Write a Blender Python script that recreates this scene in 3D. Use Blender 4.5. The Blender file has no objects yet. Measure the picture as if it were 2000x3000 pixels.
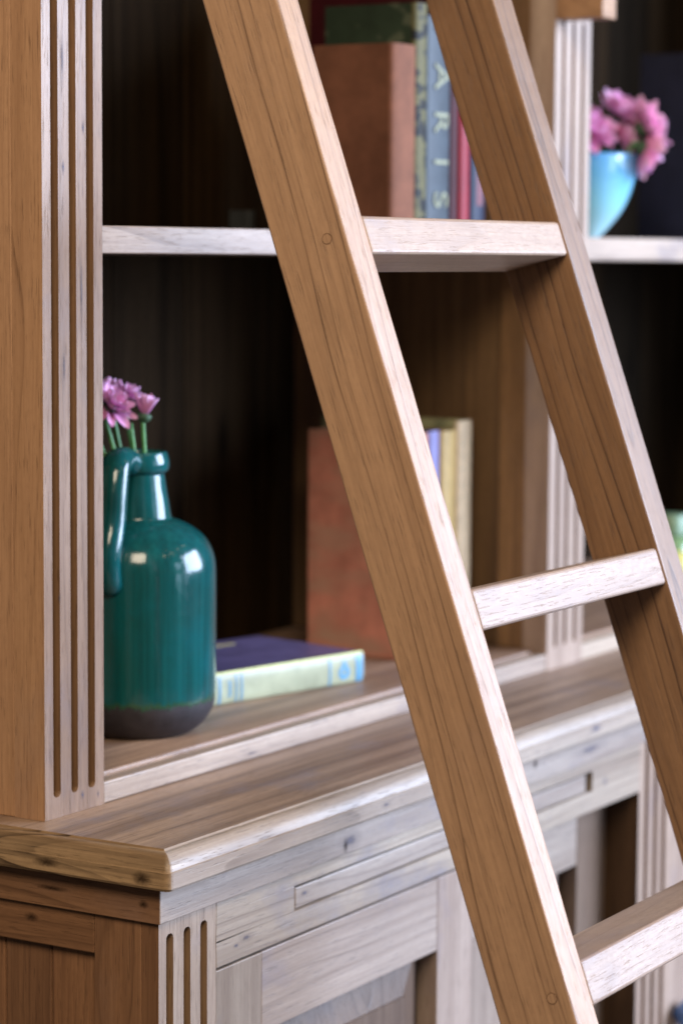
import bpy, bmesh, math, random
from mathutils import Vector, Matrix, noise as mnoise
random.seed(7)
S = bpy.context.scene
COL = S.collection
# ---------------------------------------------------------------- camera
cd = bpy.data.cameras.new('camera'); cam = bpy.data.objects.new('camera', cd); COL.objects.link(cam)
cd.sensor_fit = 'VERTICAL'; cd.sensor_height = 36; cd.sensor_width = 24; cd.lens = 89.99
cd.clip_start = .05; cd.clip_end = 60
right = Vector((0.51695575, -0.8559888, 0.00631846)); down = Vector((-0.08214484, -0.05695409, -0.99499169)); fwd = Vector((0.85206161, 0.51384764, -0.0997578))
m = Matrix((right, -down, -fwd)).transposed().to_4x4(); m.translation = Vector((-1.58817269, -1.23, 0.44854366))
cam.matrix_world = m
cd.dof.use_dof = True; cd.dof.focus_distance = 1.93; cd.dof.aperture_fstop = 4.6; cd.dof.aperture_blades = 9
S.camera = cam
# ---------------------------------------------------------------- world and lamps
W = bpy.data.worlds.new('World'); S.world = W; W.use_nodes = True
bg = W.node_tree.nodes['Background']; bg.inputs[0].default_value = (1.0, .84, .70, 1); bg.inputs[1].default_value = .07
def area(name, loc, target, sx, sy, power, col):
    l = bpy.data.lights.new(name, 'AREA'); l.shape = 'RECTANGLE'; l.size = sx; l.size_y = sy; l.energy = power; l.color = col
    o = bpy.data.objects.new(name, l); COL.objects.link(o); o.location = loc
    o.rotation_euler = (Vector(target) - Vector(loc)).to_track_quat('-Z', 'Y').to_euler(); return o
area('window_light', (3.15, -3.6, 1.25), (.3, 0, .0), 2.7, 2.3, 620, (.62, .745, 1.0))
area('highlight_strip_light', (1.2, -3.9, .6), (.3, 0, .1), 1.2, 1.8, 40, (.60, .74, 1.0))  # added strip lamp for a highlight in the middle of the jug
area('warm_fill_light', (-2.1, -1.5, 2.2), (.3, .1, .2), 1.4, 1.2, 102, (1.0, .825, .625))  # added warm fill from the camera's left for the left-facing sides
for (x, y, z) in [(-.9, -2.2, 2.1), (-.2, -2.9, 2.3), (.6, -2.6, 2.2), (1.3, -2.2, 2.3), (-1.2, -1.6, 2.0), (.2, -1.9, 2.1), (2.0, -1.7, 2.4)]:
    l = bpy.data.lights.new('ceiling_spot', 'POINT'); l.energy = 5; l.color = (1, .82, .5); l.shadow_soft_size = .075
    o = bpy.data.objects.new('ceiling_spot', l); COL.objects.link(o); o.location = (x, y, z)
S.view_settings.view_transform = 'Standard'; S.view_settings.look = 'None'; S.view_settings.exposure = 0; S.view_settings.gamma = 1
S.render.resolution_x = 682; S.render.resolution_y = 1024

# ---------------------------------------------------------------- node helpers
class NT:
    def __init__(s, name):
        s.m = bpy.data.materials.new(name); s.m.use_nodes = True; s.t = s.m.node_tree; s.t.nodes.clear()
        s.out = s.t.nodes.new('ShaderNodeOutputMaterial'); s.b = s.t.nodes.new('ShaderNodeBsdfPrincipled')
        s.t.links.new(s.b.outputs[0], s.out.inputs[0])
    def n(s, typ, **kw):
        x = s.t.nodes.new(typ)
        for k, v in kw.items(): setattr(x, k, v)
        return x
    def set(s, inp, v):
        if isinstance(v, bpy.types.NodeSocket): s.t.links.new(v, inp)
        elif v is not None: inp.default_value = v
    def math(s, op, a, b=None, c=None, clamp=False):
        x = s.n('ShaderNodeMath', operation=op, use_clamp=clamp)
        for i, v in enumerate((a, b, c)):
            if v is not None: s.set(x.inputs[i], v)
        return x.outputs[0]
    def vmath(s, op, a, b=None, out=0):
        x = s.n('ShaderNodeVectorMath', operation=op); s.set(x.inputs[0], a)
        if b is not None: s.set(x.inputs[1], b)
        return x.outputs[out]
    def noise(s, vec, scale=1, detail=2, rough=.5, out=0):
        x = s.n('ShaderNodeTexNoise'); s.set(x.inputs['Vector'], vec); x.inputs['Scale'].default_value = scale
        x.inputs['Detail'].default_value = detail; x.inputs['Roughness'].default_value = rough
        return x.outputs[out]
    def ramp(s, fac, stops):
        x = s.n('ShaderNodeValToRGB'); e = x.color_ramp.elements
        while len(e) > 1: e.remove(e[-1])
        for i, (p, c) in enumerate(stops):
            if isinstance(c, (int, float)): c = (c, c, c)
            q = e[0] if i == 0 else e.new(p)
            q.position = p; q.color = (*c[:3], 1)
        s.set(x.inputs[0], fac); return x.outputs[0]
    def mix(s, fac, a, b, mode='MIX'):
        x = s.n('ShaderNodeMix', data_type='RGBA', blend_type=mode); s.set(x.inputs[0], fac)
        for i, v in ((6, a), (7, b)):
            if isinstance(v, (tuple, list)): v = (*v[:3], 1)
            s.set(x.inputs[i], v)
        return x.outputs[2]
    def bump(s, h, strength, dist):
        x = s.n('ShaderNodeBump'); x.inputs['Strength'].default_value = strength; x.inputs['Distance'].default_value = dist
        s.set(x.inputs['Height'], h); s.t.links.new(x.outputs[0], s.b.inputs['Normal'])

def wood(name, axis, light, mid, dark, spacing=.006, line=.6, rough=.42, spec=.5, spread=.16, wander=.03, streak=.35, blue=.25, sharp=.80, mottle=.22, pores=.42):
    k = NT(name)
    tc = k.n('ShaderNodeTexCoord'); oi = k.n('ShaderNodeObjectInfo')
    wn = k.n('ShaderNodeTexWhiteNoise', noise_dimensions='1D'); k.set(wn.inputs['W'], k.math('MULTIPLY', oi.outputs['Random'], 91.7))
    off = k.vmath('MULTIPLY', k.vmath('SUBTRACT', wn.outputs['Color'], (.5, .5, .5)), (spread, spread, spread))
    p0 = k.vmath('ADD', tc.outputs['Object'], off)
    sp = k.n('ShaderNodeSeparateXYZ'); k.set(sp.inputs[0], p0)
    cb = k.n('ShaderNodeCombineXYZ')
    order = {'Z': (0, 1, 2), 'X': (1, 2, 0), 'Y': (2, 0, 1)}[axis]
    for i, q in enumerate(order): k.set(cb.inputs[i], sp.outputs[q])
    p = cb.outputs[0]
    def sc(x, z): return k.vmath('MULTIPLY', p, (x, x, z))
    n1 = k.vmath('SUBTRACT', k.noise(sc(7, 1.6), 1, 2, .5, 1), (.5, .5, .5))
    n2 = k.vmath('SUBTRACT', k.noise(sc(38, 6), 1, 2, .5, 1), (.5, .5, .5))
    q = k.vmath('ADD', p, k.vmath('MULTIPLY', n1, (wander * 2, wander * 2, 0)))
    q = k.vmath('ADD', q, k.vmath('MULTIPLY', n2, (.0032, .0032, 0)))
    q = k.vmath('MULTIPLY', q, (1, 1, 0))
    r = k.math('MULTIPLY', k.vmath('LENGTH', q, None, 1), 1 / spacing)
    fr = k.math('FRACT', r); fl = k.math('FLOOR', r)
    w2 = k.n('ShaderNodeTexWhiteNoise', noise_dimensions='1D'); k.set(w2.inputs['W'], fl)
    late = k.ramp(fr, [(0, .4), (.05, 0), (sharp - .2, .03), (sharp, .25), (.955, 1), (.985, .9), (1, .4)])
    lm = k.math('MULTIPLY', late, k.math('MULTIPLY_ADD', w2.outputs['Value'], 1.1, .05))
    breaks = k.ramp(k.noise(sc(60, 7), 1, 2, .6), [(.32, .25), (.6, 1)])
    lm = k.math('MULTIPLY', lm, breaks)
    fib = k.noise(sc(430, 11), 1, 3, .7)
    por = k.ramp(k.noise(sc(800, 40), 1, 2, .6), [(.60, 0), (.68, 1)])
    band = k.noise(sc(55, 1.2), 1, 3, .55)
    broad = k.noise(sc(13, 2.2), 1, 3, .6)
    c = k.mix(k.ramp(broad, [(.3, 0), (.72, 1)]), light, mid)
    c = k.mix(k.math('MULTIPLY', k.ramp(band, [(.42, 0), (.72, 1)]), streak), c, dark)
    c = k.mix(k.math('MULTIPLY', k.ramp(k.noise(sc(9, 5), 1.3, 4, .65), [(.56, 0), (.74, 1)]), blue), c, (.20, .19, .24))  # blue-grey patches in the wood, cool tint of the light put into the colour
    c = k.mix(k.math('MULTIPLY', lm, line, clamp=True), c, tuple(x * .62 for x in dark))
    c = k.mix(k.math('MULTIPLY', k.ramp(fib, [(.38, 0), (.68, 1)]), .32), c, dark)
    c = k.mix(k.math('MULTIPLY', por, pores), c, tuple(x * .45 for x in dark))
    mo = k.noise(k.vmath('MULTIPLY', p, (210, 210, 120)), 1, 5, .75)
    c = k.mix(k.math('MULTIPLY', k.ramp(mo, [(.42, 0), (.62, 1)]), mottle), c, tuple((x + y) * .5 for x, y in zip(mid, dark)))
    # knots
    vo = k.n('ShaderNodeTexVoronoi'); k.set(vo.inputs['Vector'], sc(9, 3.2)); vo.inputs['Scale'].default_value = 1; vo.inputs['Randomness'].default_value = 1
    kn = k.ramp(vo.outputs['Distance'], [(.045, 1), (.10, .25), (.15, 0)])
    c = k.mix(k.math('MULTIPLY', kn, .75), c, tuple(x * .35 for x in dark))
    c = k.mix(1.0, c, oi.outputs['Color'], 'MULTIPLY')
    k.set(k.b.inputs['Base Color'], c)
    rr = k.math('ADD', rough - .09, k.math('MULTIPLY', k.noise(sc(45, 9), 1, 4, .7), .18))
    k.set(k.b.inputs['Roughness'], rr); k.b.inputs['Specular IOR Level'].default_value = spec * .75
    h = k.math('SUBTRACT', k.math('SUBTRACT', k.math('MULTIPLY', fib, .6), k.math('MULTIPLY', por, .7)), k.math('MULTIPLY', lm, .7))
    h = k.math('ADD', h, k.math('MULTIPLY', k.noise(sc(120, 30), 1, 3, .6), .5))
    k.bump(h, .42, .0005)
    return k.m
TL, TM, TD = (.48, .285, .16), (.40, .225, .12), (.20, .10, .05)
WZ = wood('teak_upright', 'Z', (.60, .385, .235), (.50, .31, .175), (.26, .14, .075))
WX = wood('teak_lengthwise', 'X', TL, TM, TD, spacing=.009, line=.4, streak=.5)
WXP = wood('teak_pale_lengthwise', 'X', (.50, .41, .33), (.37, .295, .24), (.17, .115, .085), spacing=.011, line=.55, streak=.5, blue=.75)
WZP = wood('teak_pale_upright', 'Z', (.49, .385, .30), (.38, .285, .22), (.19, .125, .09), spacing=.010, line=.45, streak=.5, blue=.55)
WPOST = wood('teak_post', 'Z', (.45, .335, .25), (.35, .25, .18), (.17, .105, .07), spacing=.010, line=.5, streak=.45, blue=.6)
WTOP = wood('teak_counter', 'X', (.45, .31, .215), (.32, .21, .145), (.12, .072, .05), spacing=.016, line=.6, rough=.47, streak=.9, blue=.6)
WSIDE = wood('teak_side', 'Z', (.33, .175, .09), (.24, .12, .06), (.09, .04, .021), spacing=.007, line=.6, streak=.6, blue=.1)
WSIDEY = wood('teak_side_rail', 'Y', (.29, .15, .077), (.21, .105, .052), (.08, .036, .019), spacing=.008, line=.5, streak=.5, blue=.1)
WEND = wood('teak_burl_edge', 'Y', (.42, .275, .15), (.27, .165, .085), (.04, .022, .014), spacing=.010, line=.9, wander=.16, streak=1.0, blue=0, sharp=.6)
WLAD = wood('teak_ladder', 'Z', (.49, .30, .18), (.42, .25, .145), (.18, .10, .06), spacing=.0078, line=1.05, rough=.42, streak=.16, spread=.10, blue=.12, sharp=.88)
WLADR = wood('teak_ladder_dark_grain', 'Z', (.41, .245, .135), (.33, .19, .10), (.10, .05, .032), spacing=.0105, line=1.25, rough=.40, streak=.3, spread=.09, blue=.1, sharp=.88)
WRUNG = wood('teak_rung', 'X', (.52, .39, .28), (.44, .32, .225), (.27, .175, .125), spacing=.010, line=.45, rough=.42, streak=.5, blue=.55, spread=.08, mottle=.75, pores=.15)
WINT = wood('teak_inside', 'Z', (.25, .145, .065), (.17, .095, .045), (.055, .03, .017), spacing=.012, line=.5, streak=.8, blue=.1, rough=.6)
WREC = wood('teak_shaded_recess', 'Z', (.11, .065, .035), (.07, .04, .022), (.03, .018, .011), spacing=.012, line=.5, streak=.8, blue=.1, rough=.65, spec=.2)  # teak of the post darkened, shade beside the door put into the colour
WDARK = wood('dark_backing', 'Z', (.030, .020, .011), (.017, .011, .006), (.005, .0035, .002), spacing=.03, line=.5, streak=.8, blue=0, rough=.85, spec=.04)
WGR = wood('routed_teak_shade', 'Z', (.29, .185, .105), (.22, .135, .075), (.11, .065, .04), spacing=.006, line=.5, rough=.7, spec=.15, streak=.5, blue=0)  # routed flutes: darker teak, the groove shade put into its colour
def plain(name, col, rough=.5, spec=.5, var=.15, scale=60, bump=.2, bscale=900, metal=0, coat=0):
    k = NT(name); tc = k.n('ShaderNodeTexCoord')
    n = k.noise(tc.outputs['Object'], scale, 4, .6)
    c = k.mix(k.ramp(n, [(.3, 0), (.7, 1)]), tuple(x * (1 - var) for x in col), tuple(min(1, x * (1 + var)) for x in col))
    k.set(k.b.inputs['Base Color'], c); k.b.inputs['Roughness'].default_value = rough; k.b.inputs['Specular IOR Level'].default_value = spec
    k.b.inputs['Metallic'].default_value = metal; k.b.inputs['Coat Weight'].default_value = coat
    if bump: k.bump(k.noise(tc.outputs['Object'], bscale, 2), bump, .0003)
    return k.m
PAGES = plain('page_block', (.62, .55, .42), .8, .2)
GAP = plain('gap_shade_black', (.012, .010, .010), .9, .1)  # near-black: the shade in gaps and holes put in as colour

# ---------------------------------------------------------------- mesh helpers
def link(name, bm, mat, parent=None, smooth=False, bevel=0, center=True, seg=2, tone=None, auto=None):
    me = bpy.data.meshes.new(name)
    o = bpy.data.objects.new(name, me)
    if center:
        xs = [v.co for v in bm.verts]
        c = Vector([(min(v[i] for v in xs) + max(v[i] for v in xs)) / 2 for i in range(3)])
        bmesh.ops.translate(bm, verts=bm.verts, vec=-c); o.location = c
    bmesh.ops.recalc_face_normals(bm, faces=bm.faces)
    bm.to_mesh(me); bm.free()
    for mm in (mat if isinstance(mat, (list, tuple)) else [mat]): me.materials.append(mm)
    if smooth: me.shade_smooth()
    if auto: me.shade_smooth(); me.set_sharp_from_angle(angle=math.radians(auto))
    COL.objects.link(o)
    if parent:
        o.parent = parent
    if bevel:
        b = o.modifiers.new('edge', 'BEVEL'); b.width = bevel; b.segments = seg; b.limit_method = 'ANGLE'; b.angle_limit = math.radians(40); b.harden_normals = False
    if tone: o.color = (*tone, 1)
    return o
def box(bm, x0, x1, y0, y1, z0, z1):
    vs = [bm.verts.new((x, y, z)) for x in (x0, x1) for y in (y0, y1) for z in (z0, z1)]
    f = [(0, 1, 3, 2), (4, 6, 7, 5), (0, 4, 5, 1), (2, 3, 7, 6), (0, 2, 6, 4), (1, 5, 7, 3)]
    return [bm.faces.new([vs[i] for i in q]) for q in f]
def board(name, x0, x1, y0, y1, z0, z1, mat, parent, bevel=.0009, tone=None):
    bm = bmesh.new(); box(bm, x0, x1, y0, y1, z0, z1)
    return link(name, bm, mat, parent, bevel=bevel, tone=tone)
def thing(name, label, cat, loc=(0, 0, 0), group=None):
    o = bpy.data.objects.new(name, None); o.empty_display_size = .02; COL.objects.link(o); o.location = loc
    o['label'] = label; o['category'] = cat
    if group: o['group'] = group
    return o
def lathe(prof, seg=72, cx=0, cy=0, close=False):
    bm = bmesh.new(); rings = []
    for r, z in prof:
        if r < 1e-6: rings.append([bm.verts.new((cx, cy, z))])
        else: rings.append([bm.verts.new((cx + r * math.cos(2 * math.pi * i / seg), cy + r * math.sin(2 * math.pi * i / seg), z)) for i in range(seg)])
    for a, b in zip(rings, rings[1:]):
        for i in range(seg):
            j = (i + 1) % seg
            if len(a) == 1 and len(b) == 1: continue
            if len(a) == 1: bm.faces.new((a[0], b[i], b[j]))
            elif len(b) == 1: bm.faces.new((a[i], b[0], a[j]))
            else: bm.faces.new((a[i], b[i], b[j], a[j]))
    return bm
def catmull(pts, n=8):
    P = [Vector(p) for p in pts]; P = [2 * P[0] - P[1]] + P + [2 * P[-1] - P[-2]]; out = []
    for i in range(1, len(P) - 2):
        for s in range(n):
            t = s / n; a, b, c, d = P[i - 1], P[i], P[i + 1], P[i + 2]
            out.append(.5 * ((2 * b) + (c - a) * t + (2 * a - 5 * b + 4 * c - d) * t * t + (3 * b - a - 3 * c + d) * t ** 3))
    out.append(P[-2]); return out
def tube(bm, pts, rad, seg=12, flat=1.0, side=None, cap=True):
    rings = []; n = len(pts)
    for i, p in enumerate(pts):
        d = (pts[min(i + 1, n - 1)] - pts[max(i - 1, 0)]).normalized()
        u = Vector(side) if side else Vector((.3, -.9, .1)); u = (u - d * u.dot(d)).normalized(); v = d.cross(u)
        r = rad[i] if isinstance(rad, (list, tuple)) else rad
        rings.append([bm.verts.new(p + u * r * math.cos(2 * math.pi * k / seg) + v * r * flat * math.sin(2 * math.pi * k / seg)) for k in range(seg)])
    for a, b in zip(rings, rings[1:]):
        for k in range(seg): bm.faces.new((a[k], a[(k + 1) % seg], b[(k + 1) % seg], b[k]))
    if cap: bm.faces.new(rings[0][::-1]); bm.faces.new(rings[-1])

# fluted upright: heightfield front with three stopped flutes
def fluted(name, x0, x1, yf, yb, z0, z1, grooves, gz0, gz1, mat, parent, depth=.0085, tone=None, side=None):
    xs = {x0, x1}
    for a, b in grooves:
        c, r = (a + b) / 2, (b - a) / 2
        for k in range(-9, 10): xs.add(round(c + r * math.sin(math.pi / 2 * k / 9), 6))
    xs = sorted(xs); r = max((b - a) / 2 for a, b in grooves)
    zs = {z0, z1}
    for (e, s) in ((gz0, 1), (gz1, -1)):
        if e is None: continue
        k = 0
        while k * .0003 < r * 1.15: zs.add(round(e + s * k * .0003, 6)); k += 1
    for k in range(1, 24): zs.add(round(z0 + (z1 - z0) * k / 24, 6))
    zs = sorted(z for z in zs if z0 <= z <= z1)
    def dep(x, z):
        for a, b in grooves:
            c, r = (a + b) / 2, (b - a) / 2
            dz = 0
            if gz0 is not None and z < gz0 + r: dz = gz0 + r - z
            if gz1 is not None and z > gz1 - r: dz = z - (gz1 - r)
            d = math.hypot(x - c, dz) / r
            if d < .9995: return depth * min(1, (1 - d ** 2) ** .5 * 1.6)
        return 0
    bm = bmesh.new()
    g = [[bm.verts.new((x, yf + dep(x, z), z)) for z in zs] for x in xs]
    for i in range(len(xs) - 1):
        for j in range(len(zs) - 1):
            f = bm.faces.new((g[i][j], g[i + 1][j], g[i + 1][j + 1], g[i][j + 1]))
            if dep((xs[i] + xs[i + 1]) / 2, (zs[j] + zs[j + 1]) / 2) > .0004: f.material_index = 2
    bl = [bm.verts.new((x0, yb, z)) for z in zs]; br = [bm.verts.new((x1, yb, z)) for z in zs]
    for j in range(len(zs) - 1):
        fs = bm.faces.new((bl[j], g[0][j], g[0][j + 1], bl[j + 1])); fs.material_index = 1 if side else 0; bm.faces.new((g[-1][j], br[j], br[j + 1], g[-1][j + 1])); bm.faces.new((br[j], bl[j], bl[j + 1], br[j + 1]))  # left face of the same board: its different light put into a second teak
    bm.faces.new([c[0] for c in g][::-1] + [bl[0], br[0]]) ; bm.faces.new([c[-1] for c in g] + [br[-1], bl[-1]])
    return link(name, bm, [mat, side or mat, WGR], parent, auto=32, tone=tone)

# ================================================================= floor
bm = bmesh.new(); box(bm, -4, 5, -5, 1.2, -.96, -.92)
fl = link('floor', bm, plain('floor_boards', (.05, .037, .03), .5), None); fl['kind'] = 'structure'

# ================================================================= cabinet
CAB = thing('bookcase_cabinet', 'tall weathered teak bookcase cabinet with fluted posts, open shelves and drawers below the counter', 'bookcase', (0, 0, -.92))
class P0:  # children are built in world coordinates, then shifted under their parent
    pass
def settle(root):
    for c in root.children: c.location = c.location - root.location
HB, HT = .335, 1.22
# --- counter with thumb moulding, swept round the left end and the front
prof = [(.0175, 0), (.0160, -.0012), (.0135, -.0014), (.0120, -.0012), (.0085, -.0022), (.0050, -.0050), (.0022, -.0092), (.0012, -.0132), (.0000, -.0140), (.0000, -.0262), (.0012, -.0282), (.010, -.0283)]
XL, YF, XR, YB = -.043, -.150, 2.02, .345
bm = bmesh.new(); rows = []
for d, z in prof:
    rr = max(.0065 - d * .5, .0008); cx, cy = XL + d + rr, YF + d + rr
    rows.append([bm.verts.new((XL + d, YB, z))] + [bm.verts.new((cx - rr * math.cos(a), cy - rr * math.sin(a), z)) for a in [math.pi / 2 * q / 6 for q in range(7)]] + [bm.verts.new((XR, YF + d, z))])
for a, b in zip(rows, rows[1:]):
    for q in range(8):
        f = bm.faces.new((a[q], a[q + 1], b[q + 1], b[q])); f.material_index = 1 if q < 5 else 2
bt = bm.verts.new((XR, YB, 0)); bb = bm.verts.new((XR, YB, -.0283))
bm.faces.new(rows[0] + [bt]); bm.faces.new(rows[-1] + [bb])
bm.faces.new([bt, bb] + [r[-1] for r in rows[::-1]]); bm.faces.new([bb, bt] + [r[0] for r in rows])
ct = link('counter_top', bm, [WTOP, WEND, WXP], CAB, auto=28)
bm = bmesh.new(); box(bm, XL - .0002, XL + .012, .0052, .0060, -.0272, -.0150)
link('edge_joint', bm, GAP, ct)
# --- frieze under the counter
board('frieze', -.0300, 2.0, -.1323, .33, -.058, -.0284, WXP, CAB, tone=(.97, .98, 1.02))
bm = bmesh.new(); box(bm, -.0302, -.0296, -.1316, .33, -.0578, -.0286); link('frieze_end', bm, WSIDEY, CAB)
# nail hole
bm = lathe([(0, 0), (.0012, 0), (.0012, .0012)], 12); bmesh.ops.rotate(bm, verts=bm.verts, matrix=Matrix.Rotation(math.radians(90), 3, 'X')); bmesh.ops.translate(bm, verts=bm.verts, vec=(.026, -.1312, -.0335)); link('nail_hole', bm, GAP, CAB)
# --- base: fluted posts
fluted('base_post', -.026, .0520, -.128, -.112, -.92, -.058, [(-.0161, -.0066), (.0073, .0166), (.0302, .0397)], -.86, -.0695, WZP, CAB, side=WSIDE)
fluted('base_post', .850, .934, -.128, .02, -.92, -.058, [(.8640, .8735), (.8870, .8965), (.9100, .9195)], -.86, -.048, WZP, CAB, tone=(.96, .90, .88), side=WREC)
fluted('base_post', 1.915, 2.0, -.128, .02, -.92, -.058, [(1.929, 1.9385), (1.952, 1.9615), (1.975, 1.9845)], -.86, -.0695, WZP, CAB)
# left end of the base: stile, rail, recessed tongue-and-groove panel
board('end_stile', -.0261, -.0130, -.1118, -.0673, -.9195, -.0585, WSIDE, CAB)
board('end_rail', -.0262, -.0135, -.0671, .30, -.0905, -.0585, WSIDEY, CAB, tone=(.9, .88, .86))
for i in range(8):
    y0 = -.0665 + i * .046
    board('end_plank', -.0195, -.0140, y0, y0 + .0452, -.915, -.0900, WSIDE, CAB, bevel=.0016, tone=random.choice([(.82, .80, .80), (.92, .88, .85), (.76, .74, .72)]))
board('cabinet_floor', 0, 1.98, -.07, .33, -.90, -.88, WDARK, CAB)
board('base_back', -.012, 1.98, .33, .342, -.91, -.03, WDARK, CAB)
# --- drawers with let-in grip strip
def drawer(x0, x1, sx0, sx1, tone):
    bm = bmesh.new(); zt, zb, s0, s1 = -.0586, -.1120, -.0697, -.0913; y0, y1 = -.1284, -.100
    box(bm, x0, x1, y0, y1, s0, zt); box(bm, x0, sx0, y0, y1, s1, s0 - .00002); box(bm, sx1, x1, y0, y1, s1, s0 - .00002); box(bm, x0, x1, y0, y1, zb, s1 - .00002)
    bmesh.ops.remove_doubles(bm, verts=bm.verts, dist=.0001)
    d = link('drawer_front', bm, WXP, CAB, tone=tone, bevel=.0006)
    board('recess_back', sx0 + .0001, sx1 - .0001, -.1215, -.1205, s1 + .0001, s0 - .0001, GAP, CAB)
    board('grip_strip', sx0 + .0036, sx1 - .012, -.1268, -.1217, s1 + .0009, s0 - .0030, WXP, CAB, tone=(.93, .94, .98), bevel=.0012)
drawer(.0524, .8498, .1676, .7345, (1.0, 1.0, .97))
drawer(.9344, 1.9148, 1.10, 1.75, (1.0, .98, .95))
for x0, x1 in ((.0524, .8498), (.9344, 1.9148)):
    board('drawer_gap_strip', x0, x1, -.1225, -.09, -.1142, -.1122, GAP, CAB)  # dark strip in the gap below each drawer, stands for its shade
# --- doors
def door(x0, x1, y, zt, sw, rh, panel_mat, tones, ext=0):
    zb = -.86
    d = thing('door', '', '', ((x0 + x1) / 2, y, -.5)); del d['label']; del d['category']; d.parent = CAB
    parts = [board('stile', x0, x0 + sw, y, y + .022, zb, zt, WZP, d, tone=tones[0]),
             board('stile', x1 - sw, x1, y, y + .022, zb, zt, WZP, d, tone=tones[1]),
             board('rail', x0 + sw + .0003, x1 - sw - .0003, y + .0002, y + .022, zt - rh, zt, WXP, d, tone=tones[2]),
             board('rail', x0 + sw + .0003, x1 - sw - .0003, y + .0002, y + .022, zb, zb + rh, WXP, d, tone=tones[2])]
    # raised and fielded panel
    a, b, c0, c1 = x0 + sw - .004, x1 - sw - .010, zb + rh - .004, zt - rh + .004
    bm = bmesh.new(); yo, yi = y + .0175, y + .0095; w = .036
    o4 = [bm.verts.new(q) for q in ((a, yo, c0), (b, yo, c0), (b, yo, c1), (a, yo, c1))]
    i4 = [bm.verts.new(q) for q in ((a + w, yi, c0 + w), (b - w, yi, c0 + w), (b - w, yi, c1 - w), (a + w, yi, c1 - w))]
    s4 = [bm.verts.new((v.co.x, yi - .0022, v.co.z)) for v in i4]
    for k in range(4): bm.faces.new((o4[k], o4[(k + 1) % 4], i4[(k + 1) % 4], i4[k])); bm.faces.new((i4[k], i4[(k + 1) % 4], s4[(k + 1) % 4], s4[k]))
    bm.faces.new(s4); ob = [bm.verts.new((v.co.x, yo + .004, v.co.z)) for v in o4]
    for k in range(4): bm.faces.new((o4[k], ob[k], ob[(k + 1) % 4], o4[(k + 1) % 4]))
    bm.faces.new(ob[::-1])
    parts.append(link('panel', bm, panel_mat, d, tone=tones[3]))
    for p in parts: p.location = p.location - d.location
    return d
door(.0524, .4800, -.1278, -.1144, .0665, .0675, WZP, [(.78, .80, .80), (.97, .96, 1.0), (1.0, .98, 1.0), (.36, .31, .28)])  # last tone: panel darkened, shade of the frame recess put into its colour
door(.4400, .8495, -.0900, -.1144, .0690, .0675, WZP, [(.95, .95, 1.0), (.46, .41, .37), (.96, .95, .95), (.8, .8, .82)])
dd = door(.9344, 1.4200, -.1278, -.1144, .0700, .0675, WZP, [(.95, .90, .90), (.95, .93, .93), (.95, .92, .92), (.85, .82, .82)])
door(1.4220, 1.9148, -.1278, -.1144, .0700, .0675, WZP, [(.95, .90, .90), (.95, .93, .93), (.95, .92, .92), (.85, .82, .82)])
# --- hutch posts
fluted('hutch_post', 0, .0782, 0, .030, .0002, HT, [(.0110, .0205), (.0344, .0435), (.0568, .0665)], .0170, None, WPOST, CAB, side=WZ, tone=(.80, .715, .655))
board('end_panel', .0002, .022, .0303, HB, .0002, HT, WZ, CAB, tone=(.80, .715, .66))
board('post_cheek', -.0003, .0782, .0012, .0297, .0004, HT - .001, WZ, CAB, tone=(.92, .86, .8)) if False else None
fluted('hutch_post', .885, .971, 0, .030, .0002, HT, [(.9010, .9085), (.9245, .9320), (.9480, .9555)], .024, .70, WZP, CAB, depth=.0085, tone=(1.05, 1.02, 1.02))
board('post_bracket', .884, .916, -.055, -.0004, .699, .80, WX, CAB)
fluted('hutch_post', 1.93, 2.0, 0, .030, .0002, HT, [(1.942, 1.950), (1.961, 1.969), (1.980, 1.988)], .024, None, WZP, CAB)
board('partition_stile', .886, .970, .0302, .0620, .0225, HT, WINT, CAB, tone=(1.25, 1.2, 1.15))
board('partition', .8935, .9625, .0622, HB, .0225, HT, WINT, CAB)
board('end_panel', 1.978, 1.9995, .0303, HB, .0002, HT, WDARK, CAB)  # near-black panel, shade of the bay put into its colour
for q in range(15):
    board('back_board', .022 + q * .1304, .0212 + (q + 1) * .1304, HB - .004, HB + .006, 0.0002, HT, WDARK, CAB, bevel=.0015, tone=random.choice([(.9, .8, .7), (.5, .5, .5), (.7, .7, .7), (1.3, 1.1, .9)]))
board('hutch_top', .0222, 1.9778, .0304, HB - .005, HT - .03, HT, WINT, CAB)
bm = bmesh.new(); box(bm, -.04, 2.04, -.045, HB + .01, HT + .0004, HT + .05); link('cornice', bm, WX, CAB, bevel=.01, seg=3)
# base of the hutch: plinth strip, step and shelf floor with a rounded nosing
board('hutch_plinth', .0784, .8848, .0004, .0155, .0003, .0182, WXP, CAB, tone=(1.08, 1.05, 1.03), bevel=.0014)
board('hutch_plinth', .9712, 1.9298, .0004, .0155, .0003, .0182, WXP, CAB, tone=(1.1, 1.08, 1.02), bevel=.0014)
board('hutch_floor', .0784, .8925, .0157, HB - .005, .0003, .0222, WTOP, CAB, tone=(1.05, 1.0, .96), bevel=.0028)
board('hutch_floor', .9635, 1.9775, .0157, HB - .005, .0003, .0222, WTOP, CAB, tone=(1.05, 1.0, .96), bevel=.0028)
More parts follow.
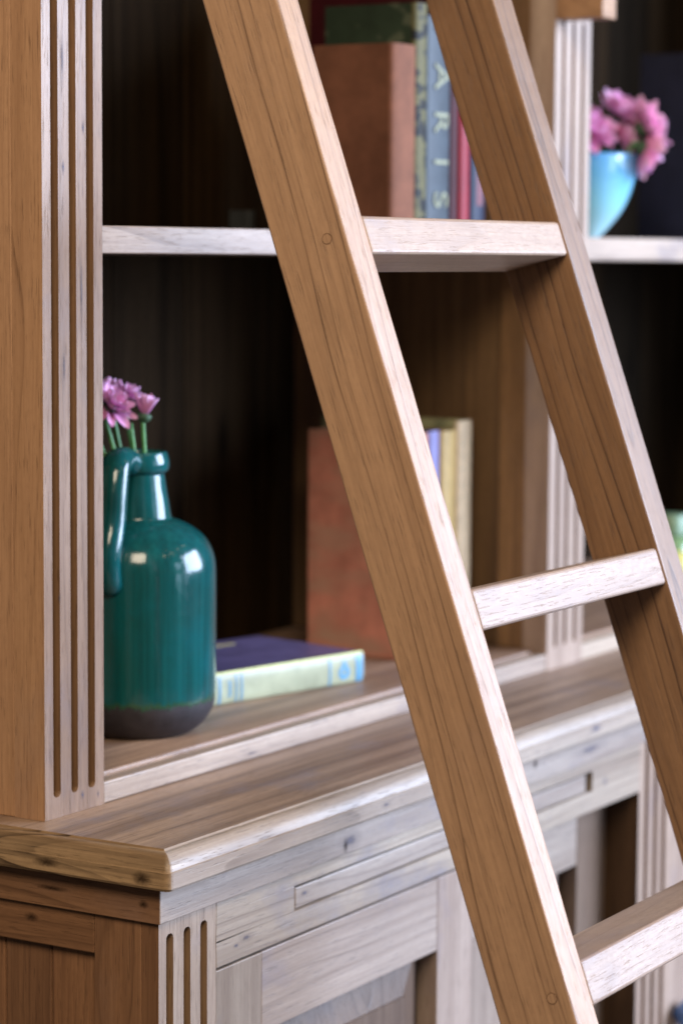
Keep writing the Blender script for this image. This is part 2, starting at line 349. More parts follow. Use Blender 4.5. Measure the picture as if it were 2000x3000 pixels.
# --- shelves
board('shelf', .0786, .8848, .004, HB - .005, .4487, .4713, WXP, CAB, tone=(1.1, 1.06, 1.06), bevel=.0012)
board('shelf', .9714, 1.9295, .0005, HB - .005, .4443, .4700, WXP, CAB, tone=(1.12, 1.08, 1.05), bevel=.0012)
def stain(name, col, soft=.5, flat=(1, 0, 1)):
    k = NT(name); tc = k.n('ShaderNodeTexCoord'); g = k.vmath('SUBTRACT', tc.outputs['Generated'], (.5, .5, .5))
    d = k.vmath('LENGTH', k.vmath('MULTIPLY', g, flat), None, 1)
    d = k.math('ADD', d, k.math('MULTIPLY', k.math('SUBTRACT', k.noise(tc.outputs['Object'], 420, 3, .6), .5), .30))
    k.set(k.b.inputs['Base Color'], (*col, 1)); k.b.inputs['Roughness'].default_value = .7; k.b.inputs['Specular IOR Level'].default_value = .1
    k.set(k.b.inputs['Alpha'], k.ramp(d, [(.04, .78), (.20, soft), (.45, 0)])); return k.m
KD, KB, KS = stain('dark_knot', (.035, .022, .018), .3), stain('blue_grey_knot', (.14, .14, .20), .22), stain('smoke_stain', (.17, .15, .17), .15)
KL = stain('dark_burl', (.035, .018, .010), .4, (0, 1, 1))
def mark(x, y, z, w, h, mat, face='F'):
    bm = bmesh.new(); n = 20; P = []
    for i in range(n):
        a = 2 * math.pi * i / n; P.append(bm.verts.new((x + w * math.cos(a), y, z + h * math.sin(a)) if face == 'F' else (x, y + w * math.cos(a), z + h * math.sin(a))))
    top = bm.verts.new((x, y - .0001, z) if face == 'F' else (x - .0001, y, z))
    for i in range(n): bm.faces.new((P[i], P[(i + 1) % n], top))
    return link('knot', bm, mat, CAB)
for q in [(.0269, -.00015, .5157, .0028, .0085, KB), (.0528, -.00015, .5473, .0025, .0075, KB), (.0262, -.00015, .60, .0042, .035, KS), (.0500, -.00015, .42, .0034, .050, KS), (.0270, -.00015, .36, .0036, .030, KS), (.0195, -.00015, .1766, .0020, .0060, KD),
          (.0490, -.00015, .0130, .0035, .0055, KB), (.0700, -.00015, .0100, .0020, .0050, KB), (.2423, -.13245, -.0500, .0055, .0085, KD), (.2500, -.13245, -.0470, .0260, .0110, KS), (.5974, -.13245, -.0395, .0075, .0070, KD), (.72, -.13245, -.045, .05, .008, KS), (.0950, -.12855, -.0966, .0160, .0050, KS), (.0800, -.12855, -.1000, .0060, .0028, KB), (.1850, -.12735, -.0795, .0085, .0035, KB),
          (.6953, -.15015, -.0180, .0180, .0060, KB), (.28, -.15015, -.0195, .012, .004, KS), (.7643, -.12855, -.0866, .0050, .0080, KB), (.60, -.12855, -.1010, .03, .004, KS), (.30, .00025, .006, .02, .003, KS), (.36, .0037, .463, .02, .0022, KB)]: mark(*q)
mark(-.02665, .0132 - .02, -.0700, .0090, .0045, KL, 'L'); mark(-.03035, -.0300, -.0430, .0200, .0028, KL, 'L'); mark(-.03035, -.1170, -.0440, .0060, .0040, KL, 'L'); mark(-.0436, -.1250, -.0200, .0120, .0070, KL, 'L'); mark(-.0436, -.0350, -.0190, .0160, .0045, KL, 'L')
settle(CAB)
# glazed blue knob on the middle door
KG = plain('blue_glaze', (.05, .13, .36), .15, .6, .3, 80, 0, coat=.5)
bm = lathe([(0, .030), (.006, .030), (.013, .027), (.018, .019), (.0175, .010), (.012, .004), (.007, 0), (.007, -.01)], 32)
bmesh.ops.rotate(bm, verts=bm.verts, matrix=Matrix.Rotation(math.radians(90), 3, 'X'))
kn = link('knob', bm, KG, dd, smooth=True, center=False); kn.location = (.956 - 1.1772, -.002, -.378 + .5)
bm = lathe([(0, .0312), (.0045, .0312), (.0045, .029)], 20); bmesh.ops.rotate(bm, verts=bm.verts, matrix=Matrix.Rotation(math.radians(90), 3, 'X'))
k2 = link('knob_screw', bm, GAP, dd, center=False); k2.location = kn.location

# ================================================================= ladder (local: z along the rail, y = depth, x across)
T = .33779
LAD = thing('wooden_ladder', 'leaning teak ladder with squared rails and flat rungs in front of the bookcase', 'ladder', (0, 0, 0))
LAD.matrix_world = Matrix.Translation((-.02166, -.45, 0)) @ Matrix.Rotation(-T, 4, 'X')
zt_, zb_ = 1.20, (-.92 / math.cos(T)) + .012
w_, t1, gp, t2 = .06042, .03078, .31999, .03675
def rail(x0, x1, mat, tone=None):
    bm = bmesh.new(); n = 110; rings = []
    for i in range(n + 1):
        z = zb_ + (zt_ - zb_) * i / n
        def j(q): return .00028 * mnoise.noise(Vector((q * 3.1, z * 9, x0 * 50))) + .00022 * mnoise.noise(Vector((q * 5.7, z * 34, x0 * 90)))
        rings.append([bm.verts.new((x + j(a), y + j(a + 7), z)) for a, (x, y) in enumerate(((x0, 0), (x1, 0), (x1, w_), (x0, w_)))])
    for a, b in zip(rings, rings[1:]):
        for q in range(4): bm.faces.new((a[q], a[(q + 1) % 4], b[(q + 1) % 4], b[q]))
    bm.faces.new(rings[0][::-1]); bm.faces.new(rings[-1])
    return link('rail', bm, mat, LAD, bevel=.0020, seg=3, tone=tone)
r1 = rail(0, t1, WLAD); r2 = rail(t1 + gp, t1 + gp + t2, WLADR, (.68, .64, .61))
PEG = plain('peg_ring', (.10, .05, .028), .7, .2)
def rung(i, u0, u1, ph, D, tone):
    bm = bmesh.new(); c, s = math.cos(ph), math.sin(ph)
    e = T - ph
    # depth direction is tilted back towards level by (T-ph)
    pts = []
    for x in (t1 + .0006, t1 + gp - .0006):
        for (v, u) in ((0, u0), (0, u1)):
            pts.append((x, v + .0006, u)); pts.append((x, v + D * math.cos(e), u + D * math.sin(e)))
    V = [bm.verts.new(p) for p in pts]
    for q in ((0, 1, 3, 2), (4, 6, 7, 5), (0, 4, 5, 1), (2, 3, 7, 6), (0, 2, 6, 4), (1, 5, 7, 3)): bm.faces.new([V[k] for k in q])
    return link('rung', bm, WRUNG, LAD, bevel=.0030, seg=3, tone=tone)
us = [(-.0805, -.0475), (.1945, .2250), (.4772, .5064)]
step = .283
for k, (a, b) in enumerate(us): rung(k, a, b, math.radians(14), .062, ((.88, .86, .90), (.88, .86, .90), (.95, .92, .92))[k])
for k in (1, 2, 3): rung(k, -.0805 - k * step, -.0475 - k * step, math.radians(14), .062, (1, 1, 1))
for k in (1, 2): rung(k, .4772 + k * step, .5064 + k * step, math.radians(14), .062, (1, 1, 1))
def peg(u, v, x, parent):
    bm = bmesh.new(); r = .0041; n = 28
    a = [bm.verts.new((x - .00025, v + r * math.cos(2 * math.pi * i / n), u + r * math.sin(2 * math.pi * i / n))) for i in range(n)]
    b = [bm.verts.new((x - .00025, v + (r - .0005) * math.cos(2 * math.pi * i / n), u + (r - .0005) * math.sin(2 * math.pi * i / n))) for i in range(n)]
    c = [bm.verts.new((x + .002, q.co.y, q.co.z)) for q in a]
    for i in range(n):
        j = (i + 1) % n; f = bm.faces.new((a[i], a[j], b[j], b[i])); f.material_index = 0; f = bm.faces.new((a[i], a[j], c[j], c[i]))
    d = [bm.verts.new((x - .0004, q.co.y, q.co.z)) for q in b]
    for i in range(n):
        j = (i + 1) % n; f = bm.faces.new((b[i], b[j], d[j], d[i])); f.material_index = 1
    f = bm.faces.new(d); f.material_index = 1
    p = link('peg', bm, [PEG, WLAD], r1); p.location = p.location - r1.location; return p
peg(.4932, .0155, 0, LAD); peg(-.0646, .0135, 0, LAD)

# ================================================================= stoneware jug
JX, JY, JZ = .2626, .0979, .0224
JUG = thing('stoneware_jug', 'glossy teal glazed jug with loop handle and bare dark foot, holding cut flowers', 'jug', (JX, JY, JZ))
k = NT('teal_glaze'); tc = k.n('ShaderNodeTexCoord'); sp = k.n('ShaderNodeSeparateXYZ'); k.set(sp.inputs[0], tc.outputs['Object'])
st = k.vmath('MULTIPLY', tc.outputs['Object'], (170, 170, 3.5)); n = k.noise(st, 1, 4, .6)
c = k.mix(k.ramp(n, [(.3, 0), (.7, 1)]), (.004, .046, .047), (.007, .094, .090))
c = k.mix(k.math('MULTIPLY', k.ramp(k.noise(tc.outputs['Object'], 22, 3), [(.45, 0), (.7, 1)]), .55), c, (.004, .10, .115))
hh = k.math('ADD', sp.outputs[2], k.math('MULTIPLY', k.math('SUBTRACT', k.noise(k.vmath('MULTIPLY', tc.outputs['Object'], (130, 130, 60)), 1, 5, .7), .5), .020))
mask = k.ramp(k.math('MULTIPLY', hh, 10), [(.300, 0), (.325, 1)])
edge = k.ramp(k.math('MULTIPLY', hh, 10), [(.30, 0), (.325, 1), (.37, 0)])
c = k.mix(k.math('MULTIPLY', edge, .8), c, (.035, .075, .02))
clay = k.mix(k.noise(tc.outputs['Object'], 90, 4), (.012, .010, .012), (.05, .042, .048))
k.set(k.b.inputs['Base Color'], k.mix(mask, clay, c))
k.set(k.b.inputs['Roughness'], k.math('SUBTRACT', .55, k.math('MULTIPLY', mask, .42)))
k.set(k.b.inputs['Coat Weight'], k.math('MULTIPLY', mask, .12)); k.b.inputs['Coat Roughness'].default_value = .06; k.b.inputs['Specular IOR Level'].default_value = .38
hs = k.math('MULTIPLY', k.noise(tc.outputs['Object'], 35, 4, .7), .12)
k.set(k.b.inputs['Roughness'], k.math('ADD', k.math('SUBTRACT', .50, k.math('MULTIPLY', mask, .42)), hs))
vc = k.n('ShaderNodeTexVoronoi', feature='DISTANCE_TO_EDGE'); k.set(vc.inputs['Vector'], tc.outputs['Object']); vc.inputs['Scale'].default_value = 210
ck = k.ramp(vc.outputs['Distance'], [(0, 1), (.035, 0)])
k.set(k.b.inputs['Base Color'], k.mix(k.math('MULTIPLY', ck, .30), k.mix(mask, clay, c), (.02, .045, .04)))
k.bump(k.math('ADD', k.noise(k.vmath('MULTIPLY', tc.outputs['Object'], (75, 75, 26)), 1, 4, .6), k.math('MULTIPLY', mask, .6)), .6, .0008)
GLZ = k.m
pr = [(0, .0015), (.036, .0012), (.042, .0), (.0480, .0012), (.0560, .0070), (.0630, .0150), (.0680, .0250), (.0694, .0380), (.0698, .060), (.0698, .100), (.0698, .135), (.0694, .150), (.0678, .1595), (.0640, .1690), (.0585, .1765), (.0500, .1835), (.0400, .1890), (.0335, .1913), (.0312, .1918), (.0304, .1926), (.0296, .1950), (.0280, .2050), (.0262, .2150), (.0248, .2240), (.0240, .2300),
      (.0238, .2320), (.0250, .2330), (.0272, .2350), (.0282, .2385), (.0282, .2430), (.0270, .2480), (.0258, .2512), (.0250, .2518), (.0228, .2512), (.0215, .248), (.0212, .235), (.0235, .215), (.0270, .190), (.0300, .186), (.060, .168), (.064, .140), (.064, .04), (.05, .012), (0, .010)]
pp = [(p.x, p.y) for p in catmull([(r, z, 0) for r, z in pr], 3)]; pp = [(max(r, 0), z) for r, z in pp]
bm = lathe(pp, 96); jb = link('body', bm, GLZ, JUG, smooth=True, center=False)
vd = Vector((.8125, .5830, 0)); sd = Vector((vd.y, -vd.x, 0))   # away from / to the right of the lens
hd = (-sd * .36 - vd * .93).normalized()                       # handle leaves the neck to the left and forward
def H(r, z): return hd * r + Vector((0, 0, z))
hp = catmull([H(.021, .2420), H(.034, .2470), H(.047, .2455), H(.057, .2370), H(.0625, .2200), H(.0655, .202), H(.0690, .188), H(.0750, .1740), H(.0770, .1600), H(.0725, .1450), H(.0630, .1350)], 7)
N = len(hp); rad = [.0118 + .0026 * math.sin(math.pi * i / (N - 1)) + .002 * max(0, 1 - i / 8) for i in range(N)]
rad[-1] = .004; rad[-2] = .007; rad[-3] = .0085
bm = bmesh.new(); tube(bm, hp, rad, 20, flat=.85, side=tuple(hd.cross(Vector((0, 0, 1)))))
link('handle', bm, GLZ, JUG, smooth=True, center=False)

# ================================================================= flowers
def petalmat(name, a, b):
    k = NT(name); tc = k.n('ShaderNodeTexCoord')
    uvn = k.n('ShaderNodeUVMap'); sp = k.n('ShaderNodeSeparateXYZ'); k.set(sp.inputs[0], uvn.outputs[0])
    c = k.ramp(sp.outputs[0], [(0, tuple(x * .55 for x in b)), (.35, b), (1, a)])
    c = k.mix(k.math('MULTIPLY', k.noise(tc.outputs['Object'], 900, 2), .35), c, a)
    k.set(k.b.inputs['Base Color'], c); k.b.inputs['Roughness'].default_value = .55
    k.b.inputs['Subsurface Weight'].default_value = .25; k.b.inputs['Subsurface Radius'].default_value = (.004, .002, .003); k.b.inputs['Subsurface Scale'].default_value = .5
    return k.m
PINK = petalmat('pink_petal', (.72, .42, .66), (.56, .17, .38)); PINK2 = petalmat('bright_pink_petal', (.92, .56, .82), (.76, .22, .50))
STEM = plain('green_stem', (.10, .30, .10), .45, .5, .3, 200); CALYX = plain('calyx_green', (.035, .085, .04), .6)
def petal(bm, uv, M, L, Wd, curl, tip):
    nu, nv = 7, 5; g = []
    for i in range(nu):
        t = i / (nu - 1); w = Wd * (math.sin(math.pi * min(1, .12 + .80 * t ** .85)) ** .7) * (1 if t < .98 else .35)
        ang = curl * t + tip * t * t
        r = L * (t - .18 * t * t * (1 if curl > 0 else .6)); z = L * ang * t * .5
        g.append([bm.verts.new(M @ Vector((r, w * (j / (nv - 1) - .5), z + abs(j / (nv - 1) - .5) ** 2 * Wd * .9))) for j in range(nv)])
    for i in range(nu - 1):
        for j in range(nv - 1):
            f = bm.faces.new((g[i][j], g[i + 1][j], g[i + 1][j + 1], g[i][j + 1]))
            for lp, t in zip(f.loops, (i, i + 1, i + 1, i)): lp[uv].uv = (t / (nu - 1), j / nv)
def flower(label, base, head, axis, R, opening, layers, per, mat, group, seed, bend=(0, 0, 0), pw=.36, cat='flower', stemr=.0019):
    rnd = random.Random(seed)
    o = thing('pink_flower', label, cat, base, group)
    base = Vector(base); head = Vector(head); ax = Vector(axis).normalized()
    rot = ax.to_track_quat('Z', 'Y').to_matrix().to_4x4()
    bm = bmesh.new(); uv = bm.loops.layers.uv.new('UVMap'); hl = head - base
    for l in range(layers):
        f = l / max(1, layers - 1); elev = math.radians(opening[0] + (opening[1] - opening[0]) * f)
        for q in range(per):
            a = 2 * math.pi * (q + .5 * (l % 2) + rnd.uniform(-.16, .16)) / per
            L = R * (1.0 - .38 * f) * rnd.uniform(.86, 1.1)
            M = Matrix.Translation(hl) @ rot @ Matrix.Rotation(a, 4, 'Z') @ Matrix.Translation((R * .06, 0, R * .10 * f)) @ Matrix.Rotation(-(elev + rnd.uniform(-.18, .18)), 4, 'Y') @ Matrix.Rotation(rnd.uniform(-.25, .25), 4, 'X')
            petal(bm, uv, M, L, R * pw * rnd.uniform(.85, 1.15), rnd.uniform(-.05, .35), rnd.uniform(-.3, .25))
    link('petals', bm, mat, o, smooth=True, center=False)
    bm = bmesh.new(); tip = hl - ax * R * .10
    mid = hl * .5 + Vector(bend)
    pts = catmull([Vector((0, 0, 0)), mid, tip - ax * R * .25, tip], 8); tube(bm, pts, stemr, 10)
    link('stem', bm, STEM, o, smooth=True, center=False)
    bm = lathe([(0, -R * .16), (R * .10, -R * .15), (R * .22, -R * .05), (R * .27, R * .08), (R * .22, R * .16), (0, R * .1)], 16); bmesh.ops.transform(bm, verts=bm.verts, matrix=Matrix.Translation(tip) @ rot)
    link('calyx', bm, CALYX, o, smooth=True, center=False)
    return o
def J(s, d, z):  # jug frame: s to the right of the lens, d away from it
    v = Vector((JX, JY, 0)) + sd * s + vd * d; return (v.x, v.y, z)
G = 'cut pink flowers standing in the teal jug'
flower('large open pink flower in the jug, cut by the fluted post', J(-.012, -.006, .20), J(-.024, -.014, .3150), (-.10, -.70, .60), .0290, (-14, 52), 3, 9, PINK, G, 3, (.002, 0, 0), pw=.34)
flower('half-open pink flower at the right of the jug bunch', J(.008, -.004, .20), J(.0060, -.004, .3060), (.16, -.05, 1), .0250, (60, 84), 4, 12, PINK, G, 5, (0, 0, 0), pw=.24)
flower('pink flower peeking between the other two in the jug', J(.003, .006, .20), J(-.0090, .018, .3190), (.1, -.35, .8), .022, (15, 70), 3, 11, PINK, G, 9, (.002, 0, 0), pw=.26)
flower('pink flower of the jug with its head mostly behind the fluted post', J(-.008, .004, .20), J(-.048, .006, .318), (-.6, -.2, .6), .028, (20, 70), 3, 10, PINK, G, 12, (.004, 0, 0))
flower('pink flower at the back of the jug with only its stem and petal tips showing', J(-.004, .008, .20), J(-.026, .024, .322), (-.2, .1, .9), .022, (25, 75), 3, 10, PINK, G, 15, (.003, 0, 0))
bm = bmesh.new(); bse = Vector(J(.006, .004, .20)); tp = Vector(J(-.006, .006, .2985)) - bse
tube(bm, catmull([Vector((0, 0, 0)), tp * .5, tp], 5), .0016, 10); o = link('bare_stem', bm, STEM, None, smooth=True, center=False); o.location = bse
o['label'] = 'short bare green stem between the flowers in the jug'; o['category'] = 'stem'

# ================================================================= books
def bookmat(name, col, rough=.6, weave=.25, mark=None, markcol=None, scale=(30, 30, 30), lo=.5, hi=.55):
    k = NT(name); tc = k.n('ShaderNodeTexCoord'); n = k.noise(tc.outputs['Object'], 28, 5, .65)
    c = k.mix(k.ramp(n, [(.3, 0), (.7, 1)]), tuple(x * .72 for x in col), tuple(min(1, x * 1.2) for x in col))
    if markcol:
        c = k.mix(k.ramp(k.noise(k.vmath('MULTIPLY', tc.outputs['Object'], scale), 1, 2), [(lo, 0), (hi, 1)]), c, markcol)
    k.set(k.b.inputs['Base Color'], c); k.b.inputs['Roughness'].default_value = rough; k.b.inputs['Specular IOR Level'].default_value = .22
    k.bump(k.noise(tc.outputs['Object'], 1500, 2), weave, .0003); return k.m
def book(label, T_, D, H_, cover, spine=None, loc=(0, 0, 0), M=None, group=None, name='book', board_t=.0026, rnd=.25):
    """local frame: x thickness 0..T, y depth with the spine at y=0, z height"""
    o = thing(name, label, 'book', loc, group)
    if M is not None: o.matrix_world = M
    bm = bmesh.new(); bt = board_t
    box(bm, 0, bt, .006, D, 0, H_); box(bm, T_ - bt, T_, .006, D, 0, H_)
    link('cover', bm, cover, o, bevel=.0007, center=False)
    n = 12; bm = bmesh.new(); outer = []; inner = []
    for i in range(n + 1):
        a = math.pi * i / n; x = T_ / 2 - T_ / 2 * math.cos(a); y = .0066 - min(T_ * rnd, .0066) * math.sin(a) ** .8 if 0 < i < n else .0066
        outer.append((x, y)); inner.append((T_ / 2 + (x - T_ / 2) * (1 - 2 * bt / T_), y + (bt * .7 if 0 < i < n else .0008)))
    lv = [[bm.verts.new((x, y, z)) for x, y in outer] for z in (0, H_)]; iv = [[bm.verts.new((x, y, z)) for x, y in inner] for z in (0, H_)]
    for i in range(n):
        bm.faces.new((lv[0][i], lv[0][i + 1], lv[1][i + 1], lv[1][i])); bm.faces.new((iv[0][i], iv[1][i], iv[1][i + 1], iv[0][i + 1]))
        for q in (0, 1): bm.faces.new((lv[q][i], lv[q][i + 1], iv[q][i + 1], iv[q][i]))
    for e in (0, n): bm.faces.new((lv[0][e], lv[1][e], iv[1][e], iv[0][e]))
    link('spine', bm, spine or cover, o, auto=50, center=False)
    bm = bmesh.new(); box(bm, bt + .0001, T_ - bt - .0001, .0085, D - .004, .003, H_ - .003); link('pages', bm, PAGES, o, center=False)
    return o
def decal(name, parent, polys, mat, T_, rnd=.25, lift=.0004, th=.0003):
    """raised marks that follow the rounded spine; polys are lists of (x,z)"""
    def ys(x):
        q = max(0, 1 - ((x - T_ / 2) / (T_ / 2)) ** 2); return .0066 - min(T_ * rnd, .0066) * q ** .4 - lift
    bm = bmesh.new()
    for P in polys:
        f = [bm.verts.new((x, ys(x), z)) for x, z in P]; b = [bm.verts.new((x, ys(x) + th, z)) for x, z in P]
        bm.faces.new(f); bm.faces.new(b[::-1])
        for i in range(len(P)): j = (i + 1) % len(P); bm.faces.new((f[i], b[i], b[j], f[j]))
    return link(name, bm, mat, parent, center=False)
SH = .4714; F0 = .0224
# upper shelf row (spines at y=.045, left to right)
brown = bookmat('brown_cloth', (.20, .085, .05), .55); brsp = bookmat('brown_spine', (.22, .085, .045), .75)
b = book('large plain brown cloth book in front of the upper row', .0490, .094, .1855, brown, brsp, (.6165, .042, SH), group='books on the upper shelf'); 
dgreen = bookmat('dark_green_jacket', (.035, .055, .035), .5, markcol=(.10, .12, .08), scale=(20, 30, 40), lo=.55, hi=.62)
ysp = bookmat('patterned_yellow_spine', (.13, .115, .045), .6, markcol=(.012, .012, .010), scale=(40, 40, 85), lo=.50, hi=.53)
b = book('dark green book with yellow and black patterned spine, between the brown and the blue-grey books', .0262, .108, .2290, dgreen, ysp, (.6680, .046, SH), group='books on the upper shelf')
bk = plain('black_print', (.012, .012, .012), .5)
for z, h in ((.030, .030), (.105, .004), (.150, .005), (.176, .008)): decal('spine_band', b, [[(.003, z), (.0232, z), (.0232, z + h), (.003, z + h)]], bk, .0262)
bgrey = bookmat('blue_grey_jacket', (.050, .066, .080), .5, .1)
b = book('blue-grey book with pale capital letters down its spine', .0505, .10, .219, bgrey, None, (.6945, .045, SH), group='books on the upper shelf', rnd=.08)
# title letters read down the spine
cream = plain('cream_print', (.24, .25, .15), .6, bump=0)
def letters(txt, parent, positions, size, T_):
    for ch, z in zip(txt, positions):
        cu = bpy.data.curves.new('t', 'FONT'); cu.body = ch; cu.size = size; cu.extrude = .0002; cu.align_x = 'CENTER'; cu.align_y = 'CENTER'; cu.offset = .0001
        to = bpy.data.objects.new('t', cu); COL.objects.link(to); bpy.context.view_layer.update()
        me = bpy.data.meshes.new_from_object(to.evaluated_get(bpy.context.evaluated_depsgraph_get())); bpy.data.objects.remove(to)
        me.name = 'title_letter'; me.materials.append(cream)
        o = bpy.data.objects.new('title_letter', me); COL.objects.link(o); o.parent = parent
        # text x -> -z (reads downwards), text y -> +x, text normal -> -y
        o.matrix_local = Matrix.Translation((T_ / 2, .0066 - T_ * .08 - .0009, z)) @ Matrix(((0, 1, 0), (0, 0, -1), (-1, 0, 0))).to_4x4()
letters('PARIS', b, [.2005, .1586, .1132, .0725, .0345], .040, .0505)
b = book('tall dark red book beside the blue-grey one, its spine in shadow', .0180, .175, .262, bookmat('dark_red_cloth', (.05, .004, .008), .6), None, (.7455, .046, SH), group='books on the upper shelf')
b = book('bright crimson book to the right of the dark red one', .0222, .10, .185, bookmat('crimson_cloth', (.26, .010, .022), .5), None, (.7638, .045, SH), group='books on the upper shelf')
b = book('navy blue book with a red strip, last of the upper row before the ladder rail', .034, .10, .180, bookmat('navy_jacket', (.012, .02, .05), .5), None, (.7865, .045, SH), group='books on the upper shelf')
decal('spine_band', b, [[(.010, .03), (.022, .03), (.022, .17), (.010, .17)]], plain('red_print', (.14, .015, .025), .5), .034)
b = book('small grey booklet standing alone at the back of the left upper shelf', .013, .030, .024, bookmat('grey_card', (.035, .038, .038), .5), None, (.700, .262, SH))
# lower row (spines at y=.08)
pk = bookmat('faded_red_cloth', (.54, .215, .15), .6, markcol=(.44, .26, .18), scale=(14, 14, 40), lo=.45, hi=.75)
b = book('large faded salmon red book standing upright behind the lying book', .0235, .137, .2405, pk, None, (.7415, .080, F0), group='books standing on the lower shelf')
b = book('lavender and navy spined book next to the salmon red one', .0235, .13, .242, bookmat('navy_cloth', (.03, .035, .08), .45), bookmat('lavender_spine', (.22, .21, .42), .4), (.7662, .080, F0), group='books standing on the lower shelf')
b = book('ochre spined book between the lavender and the cream books', .0330, .13, .2405, bookmat('rust_cloth', (.30, .16, .05), .5), bookmat('ochre_spine', (.45, .31, .12), .45), (.7935, .080, F0), group='books standing on the lower shelf')
cmt = bookmat('cream_green_jacket', (.38, .38, .22), .5, markcol=(.20, .22, .13), scale=(60, 60, 20), lo=.5, hi=.65); csp = bookmat('cream_spine', (.62, .48, .31), .5)
b = book('tallest cream spined book with small grey spine marks, against the partition', .0325, .175, .2495, cmt, csp, (.8300, .080, F0), group='books standing on the lower shelf')
gp_ = plain('grey_print', (.20, .23, .17), .5)
for z in (.222, .210, .196, .177, .165): decal('spine_band', b, [[(.006, z), (.026, z), (.026, z + .0035), (.006, z + .0035)]], gp_, .0325)
# lying book
a = math.radians(-12.4); s = Vector((math.cos(a), math.sin(a), 0)); nd = Vector((-math.sin(a), math.cos(a), 0)); Hh = .238; TT = .0305
corner = Vector((.6010, .0600, F0 + TT + .0002)) - s * Hh
M = Matrix.Identity(4)
for r in range(3): M[r][0] = (0, 0, -1)[r]; M[r][1] = nd[r]; M[r][2] = s[r]; M[r][3] = corner[r]
vio = bookmat('violet_jacket', (.12, .10, .22), .34, .1); vio.node_tree.nodes['Principled BSDF'].inputs['Specular IOR Level'].default_value = .6; pale = bookmat('pale_green_spine', (.40, .42, .28), .3, .1)
LB = book('violet hardback with pale green spine lying flat beside the jug', TT, .155, Hh, vio, pale, M=M, rnd=.10)
blue = plain('blue_print', (.09, .28, .45), .4, bump=0); yel = plain('yellow_print', (.72, .74, .30), .4, bump=0)
def band(z0, z1, x0=.003, x1=.0295): 
    n = 7; return [(x0 + (x1 - x0) * i / n, z0) for i in range(n + 1)] + [(x1 - (x1 - x0) * i / n, z1) for i in range(n + 1)]
for z0, z1 in ((.2265, .2365), (.1880, .1905), (.0370, .0395), (.0665, .0685), (.0595, .0613)):
    n = 7; bands = []
    for i in range(n):
        xa, xb = .0030 + .0262 * i / n, .0030 + .0262 * (i + 1) / n; bands.append([(xa, z0), (xb, z0), (xb, z1), (xa, z1)])
    decal('spine_band', LB, bands, blue, TT, rnd=.10, lift=.00045, th=.0005)
em = []; n = 20; cx, cz = .0180, .2095
for i in range(n):
    a0, a1 = 2 * math.pi * i / n, 2 * math.pi * (i + 1) / n
    em.append([(cx + .0025 * math.cos(a0), cz + .0030 * math.sin(a0)), (cx + .0072 * math.cos(a0), cz + .0078 * math.sin(a0)), (cx + .0072 * math.cos(a1), cz + .0078 * math.sin(a1)), (cx + .0025 * math.cos(a1), cz + .0030 * math.sin(a1))])
em.append([(cx - .003, cz + .002), (cx - .0085, cz + .004), (cx - .0125, cz + .001), (cx - .0098, cz - .003), (cx - .004, cz - .003)])
decal('spine_emblem', LB, em, blue, TT, rnd=.10, lift=.00045, th=.0005)
sq = [[(.0085 + .0022 * q, .0485 + .0022 * (q % 2)), (.0100 + .0022 * q, .0485 + .0022 * (q % 2)), (.0100 + .0022 * q, .0535), (.0085 + .0022 * q, .0535)] for q in range(7)]
decal('spine_title', LB, sq, blue, TT, rnd=.10, lift=.00045, th=.0005)
bm = bmesh.new(); box(bm, -.0006, .0016, .0045, .0078, .0005, Hh - .0005); link('hinge_line', bm, yel, LB, bevel=.0004, center=False)
bm = bmesh.new()
for q in range(5): box(bm, -.0006, .0004, .128, .134, .150 + q * .0062, .154 + q * .0062)
link('cover_title', bm, plain('gold_print', (.42, .36, .10), .4), LB, center=False)
# navy folder standing in the right bay
book('large dark navy book standing behind the blue vase', .030, .107, .232, bookmat('midnight_cloth', (.014, .016, .036), .5), None, (1.400, .030, .4703))

# ================================================================= blue vase with flowers, right bay
VX, VY, VZ = 1.150, .092, .4703
VAS = thing('blue_vase', 'small sky blue flared glass vase with pink flowers on the right shelf', 'vase', (VX, VY, VZ))
k = NT('blue_opal_glass'); tc = k.n('ShaderNodeTexCoord'); sp = k.n('ShaderNodeSeparateXYZ'); k.set(sp.inputs[0], tc.outputs['Object'])
c = k.ramp(k.math('MULTIPLY', sp.outputs[2], 10), [(0, (.42, .68, .74)), (.4, (.22, .58, .70)), (.95, (.08, .36, .70))])
k.set(k.b.inputs['Base Color'], k.mix(k.math('MULTIPLY', k.noise(tc.outputs['Object'], 40, 3), .3), c, (.45, .72, .85))); k.b.inputs['Roughness'].default_value = .08; k.b.inputs['Coat Weight'].default_value = .5
k.b.inputs['Subsurface Weight'].default_value = .3; k.b.inputs['Subsurface Radius'].default_value = (.01, .02, .03)
pr = [(0, .001), (.016, 0), (.0200, .003), (.0285, .012), (.0430, .030), (.0530, .050), (.0592, .073), (.0614, .094), (.0612, .0965), (.0602, .0975), (.0585, .095), (.0500, .072), (.0430, .052), (.033, .032), (.020, .012), (0, .008)]
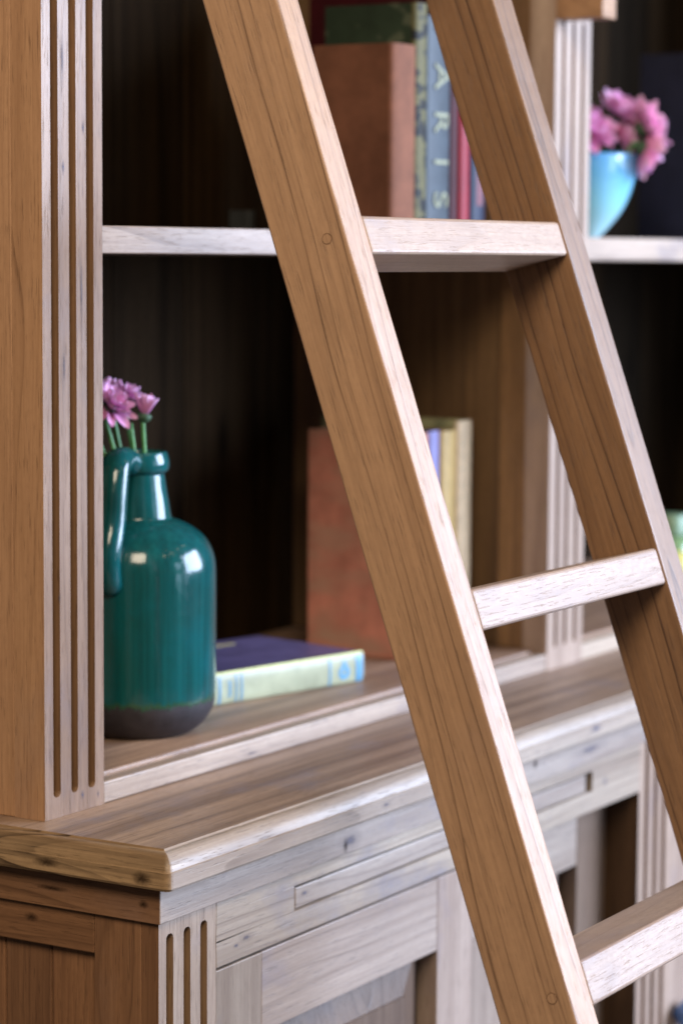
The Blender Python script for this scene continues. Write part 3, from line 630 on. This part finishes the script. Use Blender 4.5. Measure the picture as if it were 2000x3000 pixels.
pp = [(max(p.x, 0), p.y) for p in catmull([(r, z, 0) for r, z in pr], 4)]
link('bowl', lathe(pp, 72), k.m, VAS, smooth=True, center=False)
vv = (Vector((VX, VY, 0)) - Vector((-1.588, -1.23, 0))).normalized(); vs = Vector((vv.y, -vv.x, 0))
def K(s_, d_, z): v = Vector((VX, VY, 0)) + vs * s_ + vv * d_; return (v.x, v.y, z)
G2 = 'pink flowers in the sky blue vase'
flower('pink flower low at the left rim of the blue vase', K(-.01, 0, .50), K(.004, -.040, .5900), (-.25, -.6, .4), .040, (18, 65), 4, 10, PINK2, G2, 21)
flower('topmost pink flower of the blue vase', K(0, .01, .50), K(.038, -.010, .6120), (-.1, -.5, .8), .038, (18, 65), 4, 10, PINK2, G2, 22)
flower('pink flower leaning right out of the blue vase, the largest of the bunch', K(.008, 0, .50), K(.066, -.010, .5980), (.35, -.55, .35), .042, (15, 65), 4, 11, PINK2, G2, 23)
flower('pink flower drooping over the right rim of the blue vase', K(.012, -.01, .50), K(.066, -.022, .5740), (.5, -.5, -.25), .038, (15, 65), 4, 10, PINK2, G2, 24)

flower('pink flower in the middle of the vase bunch, between the other four', K(0, 0, .50), K(.040, -.004, .5850), (.1, -.8, .3), .036, (15, 65), 4, 10, PINK2, G2, 25)

# ================================================================= bottle in the right lower bay
BT = thing('glass_bottle', 'green bottle with yellow label low in the right bay, half hidden by the ladder', 'bottle', (1.440, .10, F0))
gm = plain('bottle_green', (.20, .32, .15), .12, .6, .2, 40, 0, coat=.4)
link('glass', lathe([(0, 0), (.026, 0), (.029, .004), (.029, .055), (.024, .066), (.016, .070), (0, .070)], 40), gm, BT, smooth=True, center=False)
link('label', lathe([(.0293, .008), (.0296, .008), (.0296, .052), (.0293, .052)], 40), plain('yellow_label', (.55, .50, .14), .5), BT, smooth=True, center=False)
link('cap', lathe([(0, .097), (.018, .097), (.020, .094), (.020, .0715), (.0155, .0705)], 32), plain('pale_cap', (.17, .27, .16), .4), BT, auto=40, center=False)
bpy.context.view_layer.update()
